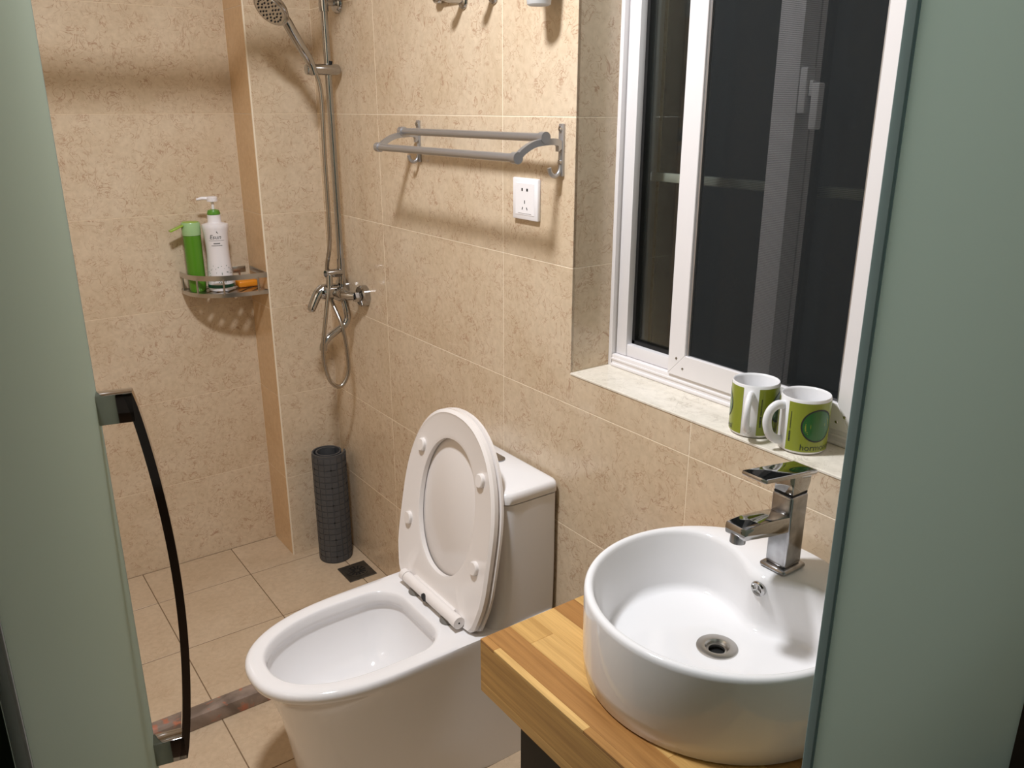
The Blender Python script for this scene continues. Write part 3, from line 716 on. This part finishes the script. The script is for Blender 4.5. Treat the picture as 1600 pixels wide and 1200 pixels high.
sh(B().tube(lev, [(.0185-.0045*(i/(len(lev)-1)))*(1, .97, .85, .3)[max(0, i-len(lev)+4)] for i in range(len(lev))], 16, flat=.85), 'lever', 'chrome', mb)
# diverter
dv = sh(B().tube([(1.056, SYc, mz+.02), (1.056, SYc, 1.05)], .0125, 16), 'diverter_stem')
sh(B().tube([(1.052, SYc-.004, 1.033), (1.005, SYc-.012, 1.036), (.998, SYc-.013, 1.036)], [.0125, .0125, .010], 18), 'diverter_knob', 'chrome', dv)
sh(B().tube([(1.009, 2.370, 1.03), (1.006, 2.366, 1.0)], .010, 14), 'hose_nut', 'chrome', dv)
# spout
so = spline([(1.055, SYc-.006, .955), (1.060, 2.372, .915), (1.060, 2.371, .888), (1.048, 2.370, .869), (1.022, 2.368, .855), (.992, 2.366, .838), (.974, 2.365, .820), (.970, 2.365, .800)], 6)
sh(B().tube(so, [.011]*(len(so)-6)+[.0115]*6, 18), 'spout')
# hose, ribbed tube
hp = spline([(1.008, 2.362, 1.612), (1.019, 2.36, 1.55), (1.017, 2.362, 1.372), (1.017, 2.365, 1.149), (1.019, 2.405, 1.051), (1.023, 2.412, .985), (1.027, 2.405, .94), (1.036, 2.36, .869), (1.044, 2.352, .784), (1.041, 2.35, .715), (1.013, 2.35, .678), (.981, 2.35, .699), (.966, 2.352, .755), (.965, 2.352, .817), (.980, 2.355, .897), (.993, 2.36, .955), (1.006, 2.366, 1.005)], 10)
sh(B().tube(hp, [.0066 if i % 2 else .0062 for i in range(len(hp))], 12), 'hose', 'hose', angle=60)
# slider and hand shower
sl = sh(B().tube([(.984, 2.372, 1.620), (.99, 2.372, 1.620), (1.082, 2.384, 1.622), (1.088, 2.385, 1.622)], [.0135, .0155, .0155, .013], 22), 'slider')
sh(B().tube([(1.06, SYc-.004, 1.630), (1.062, SYc-.006, 1.645)], .007, 12), 'slider_button', 'dark', sl)
hv = spline([(1.004, 2.364, 1.606), (.993, 2.362, 1.640), (.968, 2.354, 1.675), (.940, 2.348, 1.718), (.925, 2.345, 1.742), (.905, 2.343, 1.762)], 5)
hs = sh(B().tube(hv, [.0105+.0035*math.sin(i/(len(hv)-1)*2.2) for i in range(len(hv))], 16), 'hand_shower_handle')
hn = Vector((-.72, -.30, -.69)).normalized(); hq = hn.to_track_quat('Z', 'Y').to_matrix().to_4x4(); hc = Vector((.884, 2.338, 1.768))
hh = sh(B().lathe([(.006, -.024), (.025, -.022), (.044, -.012), (.051, -.003), (.051, .003), (.048, .006), (.044, .0065)], hc, 'Z', 40, True, True, hq), 'hand_shower_head', 'chrome', hs)
sh(B().lathe([(.043, .0066), (.042, .008), (.003, .0085)], hc, 'Z', 36, True, True, hq), 'spray_plate', 'steel', hh)
nz = B()
for rr_, m in ((.012, 6), (.023, 12), (.034, 18)):
    for k in range(m):
        a = 2*math.pi*k/m; nz.lathe([(.0026, .008), (.0022, .0105)], hc+hq.to_3x3() @ Vector((rr_*math.cos(a), rr_*math.sin(a), 0)), 'Z', 8, True, True, hq)
sh(nz, 'nozzles', 'dark', hh)

# ================================================================== corner shelf and toiletries
sxc, syc, SR, SZ = XP-.001, YB-.001, .224, .964
sry = .172
t = thing('corner_shelf', 'quarter-round metal corner shelf with slatted base and guard band', 'shelf', (sxc, syc, SZ-.012))
def cs(b, name, mat='steel', parent=None, label=None):
    o = b.build(name, mat, None, 40); o.parent = parent or t; o.matrix_parent_inverse = Matrix() if parent else Matrix.Translation(t.location).inverted()
    return o
def arc(r, k, m): a = math.pi/2*k/m; return (sxc-r*math.cos(a)**(2/2.7), syc-r*sry/SR*math.sin(a)**(2/2.7))
m = 24
# slatted base: strips parallel to the diagonal, cut to the quarter round
rimp = [arc(SR, k, m) for k in range(m+1)]
rim_in = [arc(SR-.012, k, m) for k in range(m+1)]
cs(B().prism(rimp+rim_in[::-1], lambda u, v, d: (u, v, d), SZ-.013, SZ), 'base_rim')
cs(B().box((sxc-SR, syc-.010, SZ-.01), (sxc, syc, SZ)).box((sxc-.010, syc-sry, SZ-.01), (sxc, syc-.010, SZ)), 'base_rim')
dirv = Vector((1, 1, 0)).normalized(); per = Vector((1, -1, 0)).normalized()
for i in range(9):
    off = -.128+.032*i; w_ = .011
    # strip centre line: points (corner + per*off + dirv*s); s from arc to walls
    c0 = Vector((sxc, syc, 0))+per*off
    s_hi = -abs(off)-.006
    s_lo = None
    for q in range(1, 400):
        p = c0+dirv*(s_hi-.0006*q); dx, dy = (p.x-sxc)/SR, (p.y-syc)/sry
        if abs(dx)**2.7+abs(dy)**2.7 > .87: s_lo = s_hi-.0006*q; break
    if s_lo is None or s_hi-s_lo < .012: continue
    poly = [(c0+dirv*s+per*e) for s, e in ((s_lo, -w_), (s_hi, -w_), (s_hi, w_), (s_lo, w_))]
    cs(B().prism([(p.x, p.y) for p in poly], lambda u, v, d: (u, v, d), SZ-.009, SZ-.001), 'slat')
bz0, bz1 = SZ+.040, SZ+.056
bo = [arc(SR, k, m) for k in range(m+1)]; bi = [arc(SR-.0025, k, m) for k in range(m+1)]
cs(B().prism(bo+bi[::-1], lambda u, v, d: (u, v, d), bz0, bz1), 'guard_band')
for k in (1, 8, 16, 23):
    x_, y_ = arc(SR-.0015, k, m); cs(B().tube([(x_, y_, SZ-.004), (x_, y_, bz0+.004)], .003, 10), 'post')
cs(B().box((sxc-.055, syc-.004, SZ+.036), (sxc-.012, syc, SZ+.054), .001).box((sxc-.036, syc-.004, SZ), (sxc-.031, syc, SZ+.038)), 'back_plate')
cs(B().box((sxc-.004, syc-.17, SZ+.040), (sxc, syc-.02, SZ+.056), .001), 'side_plate')
zs = SZ
# pump bottle
bx_, by_ = .771, 2.676
t = thing('pump_bottle', 'white pump bottle with green collar and speckled print on the corner shelf', 'bottle', (bx_, by_, zs), R(0))
prof = [(.036, 0), (.0395, .003), (.040, .012), (.0395, .03), (.037, .07), (.0345, .11), (.0345, .14), (.0375, .18), (.040, .196), (.0405, .203), (.039, .208), (.022, .213), (.0205, .217), (.0205, .236), (.017, .238)]
B().lathe(prof, seg=40).build('body', 'bottle', t, 40)
def brad(z_):
    for (r0, z0), (r1, z1) in zip(prof, prof[1:]):
        if z0 <= z_ <= z1: return r0+(r1-r0)*(z_-z0)/(z1-z0 or 1)
    return .04
B().lathe([(.0195, .2381), (.020, .242), (.0165, .251), (.006, .254)], seg=28).build('collar', 'green', t)
pd = R(168)
pm = B().lathe([(.0045, .254), (.0045, .276)], seg=14).build('pump_stem', 'bottle', t)
B().lathe([(.008, .276), (.0165, .278), (.0165, .290), (.012, .293)], seg=24).tube([(0, 0, .286), (math.cos(pd)*.03, math.sin(pd)*.03, .288), (math.cos(pd)*.046, math.sin(pd)*.046, .285)], [.006, .005, .0035], 12).build('pump_head', 'bottle', t)
vd = math.atan2(-by_, -bx_)                                  # the side turned to the room
def onb(u, v): r = brad(v)+.0004; return (r*math.cos(vd+u/.036), r*math.sin(vd+u/.036), v)
pr_ = B(); print_on(pr_, text_mesh('Esun', .0185, .25), lambda u, v: onb(u-.021, v+.166))
pr_.loft([[onb(-.024+.048*k/12, .1605) for k in range(13)], [onb(-.024+.048*k/12, .1612) for k in range(13)]], False, False, False)
for v0, w_, hh_ in ((.150, .010, .0035), (.144, .017, .0022)):
    n_ = 9
    for k in range(n_):
        a0 = -w_+2*w_*k/n_; pr_.loft([[onb(a0, v0), onb(a0+2*w_/n_*.75, v0)], [onb(a0, v0+hh_), onb(a0+2*w_/n_*.75, v0+hh_)]], False, False, False)
pr_.loft([[onb(.003, .184), onb(.006, .183)], [onb(.001, .189), onb(.0025, .190)]], False, False, False)
pr_.build('lettering', 'ink', t, 60)
dt = B(); rq = random.Random(4)
for k in range(150):
    u, v = rq.uniform(-.06, .06), rq.uniform(.028, .082)
    if rq.random() > 1.25-(v-.028)/.054: continue
    s_ = rq.uniform(.0009, .0018); dt.loft([[onb(u-s_, v), onb(u, v-s_)], [onb(u, v+s_), onb(u+s_, v)]], False, False, False)
dt.loft([[onb(-.07+.14*k/30, .011) for k in range(31)], [onb(-.07+.14*k/30, .0215) for k in range(31)]], False, False, False)
dt.build('speckles', 'dkgreen', t, 60)['kind'] = 'stuff'
# green tube
t = thing('shampoo_tube', 'green squeeze tube with its flip cap open, left on the corner shelf', 'tube', (.704, 2.702, zs))
B().lathe([(.023, 0), (.025, .003), (.0262, .03), (.0266, .17), (.0264, .176)], seg=32).build('body', 'green_tube', t)
cp = B().lathe([(.0276, .1765), (.028, .18), (.0285, .212), (.0265, .216)], seg=32).build('cap', 'green_cap', t)
B().box((-.03, -.012, -.006), (.014, .012, -.001), .002, 2, Matrix.Translation((-.040, -.006, .207)) @ Matrix.Rotation(R(-22), 4, 'Y')).build('flip_lid', 'lime', cp)
B().lathe([(.024, .2161), (.023, .2175), (.01, .218)], seg=28).build('cap_top', 'lime', cp)
# soap
tag(B().box((.822, 2.66, zs+.0002), (.885, 2.705, zs+.022), .007, 3).build('soap_bar', 'soap'), 'orange bar of soap behind the shelf band beside the pump bottle', 'soap')

# ================================================================== rolled mat
mcx, mcy, MH = 1.012, 2.497, .405
t = thing('rolled_mat', 'rolled dark grey anti-slip mat standing in the shower corner', 'mat', (mcx, mcy, 0))
pts = []; turns = 1.9; NS = 150; a0 = R(20)
for k in range(NS+1):
    s = k/NS; a = a0+2*math.pi*turns*(1-s); r = .0595-.024*s
    pts.append((r, a))
rings = []
for r, a in pts:
    c, s_ = math.cos(a), math.sin(a)
    rings.append([(r*c, r*s_, 0), (r*c, r*s_, MH), ((r-.0055)*c, (r-.0055)*s_, MH), ((r-.0055)*c, (r-.0055)*s_, 0)])
B().loft(rings).build('sheet', 'mat_grey', t, 50)
bl = B(); cell = .0219; ncol = 17; nrow = 18
for j in range(nrow):
    z0 = .005+j*cell
    for i in range(ncol):
        fr = i/(NS/turns/ (2*math.pi))
        aa = 2*math.pi*i/ncol; da = 2*math.pi/ncol
        # radius of the outer turn at this angle
        s = 1-((aa-a0) % (2*math.pi))/(2*math.pi*turns); s = 1-s
        back = ((a0+2*math.pi*turns)-(aa)) % (2*math.pi)
        r = .0595-.024*(back/(2*math.pi*turns))
        g_ = .055
        p0, p1 = aa+g_*.5, aa+da-g_*.5; z1 = z0+cell-.0022
        rings = [[(rr_*math.cos(x_), rr_*math.sin(x_), z_) for x_, z_ in ((p0, z0), ((p0+p1)/2, z0), (p1, z0), (p1, z1), ((p0+p1)/2, z1), (p0, z1))] for rr_ in (r-.0005, r+.0022)]
        bl.loft(rings, False, True)
bl.build('blocks', 'mat_grey', t, 30)['kind'] = 'stuff'
sb = B()
for j in range(0, nrow, 3):
    for i in range(0, ncol, 3):
        aa = 2*math.pi*i/ncol; back = ((a0+2*math.pi*turns)-aa) % (2*math.pi); r = .0595-.024*(back/(2*math.pi*turns))+.0022
        z_ = .005+(j+1)*cell; e = .05; hz_ = .0016
        sb.loft([[(rr_*math.cos(aa+dx), rr_*math.sin(aa+dx), z_+dz) for dx, dz in ((-e, -hz_), (e, -hz_), (e, hz_), (-e, hz_))] for rr_ in (r-.001, r+.0002)], False, True)
sb.build('drain_holes', 'dark', t, 30)['kind'] = 'stuff'

# ================================================================== floor drain
t = thing('floor_drain', 'square dark metal floor drain beside the rolled mat', 'drain', (1.028, 2.353, 0))
B().box((-.050, -.052, 0), (.050, .052, .003), .001, 1).build('plate', 'drain', t)
B().lathe([(.036, .003), (.036, .0045), (.031, .005), (.031, .0034)], seg=36, cap0=False, cap1=False).build('ring', 'drain', t)
for k in range(12):
    a = 2*math.pi*k/12; m_ = Matrix.Rotation(a, 4, 'Z')
    B().box((.009, -.0025, .0028), (.030, .0025, .0036), mtx=m_).build('slot', 'dark', t)
B().lathe([(.008, .003), (.008, .005), (.004, .0055)], seg=16).build('hub', 'drain', t)
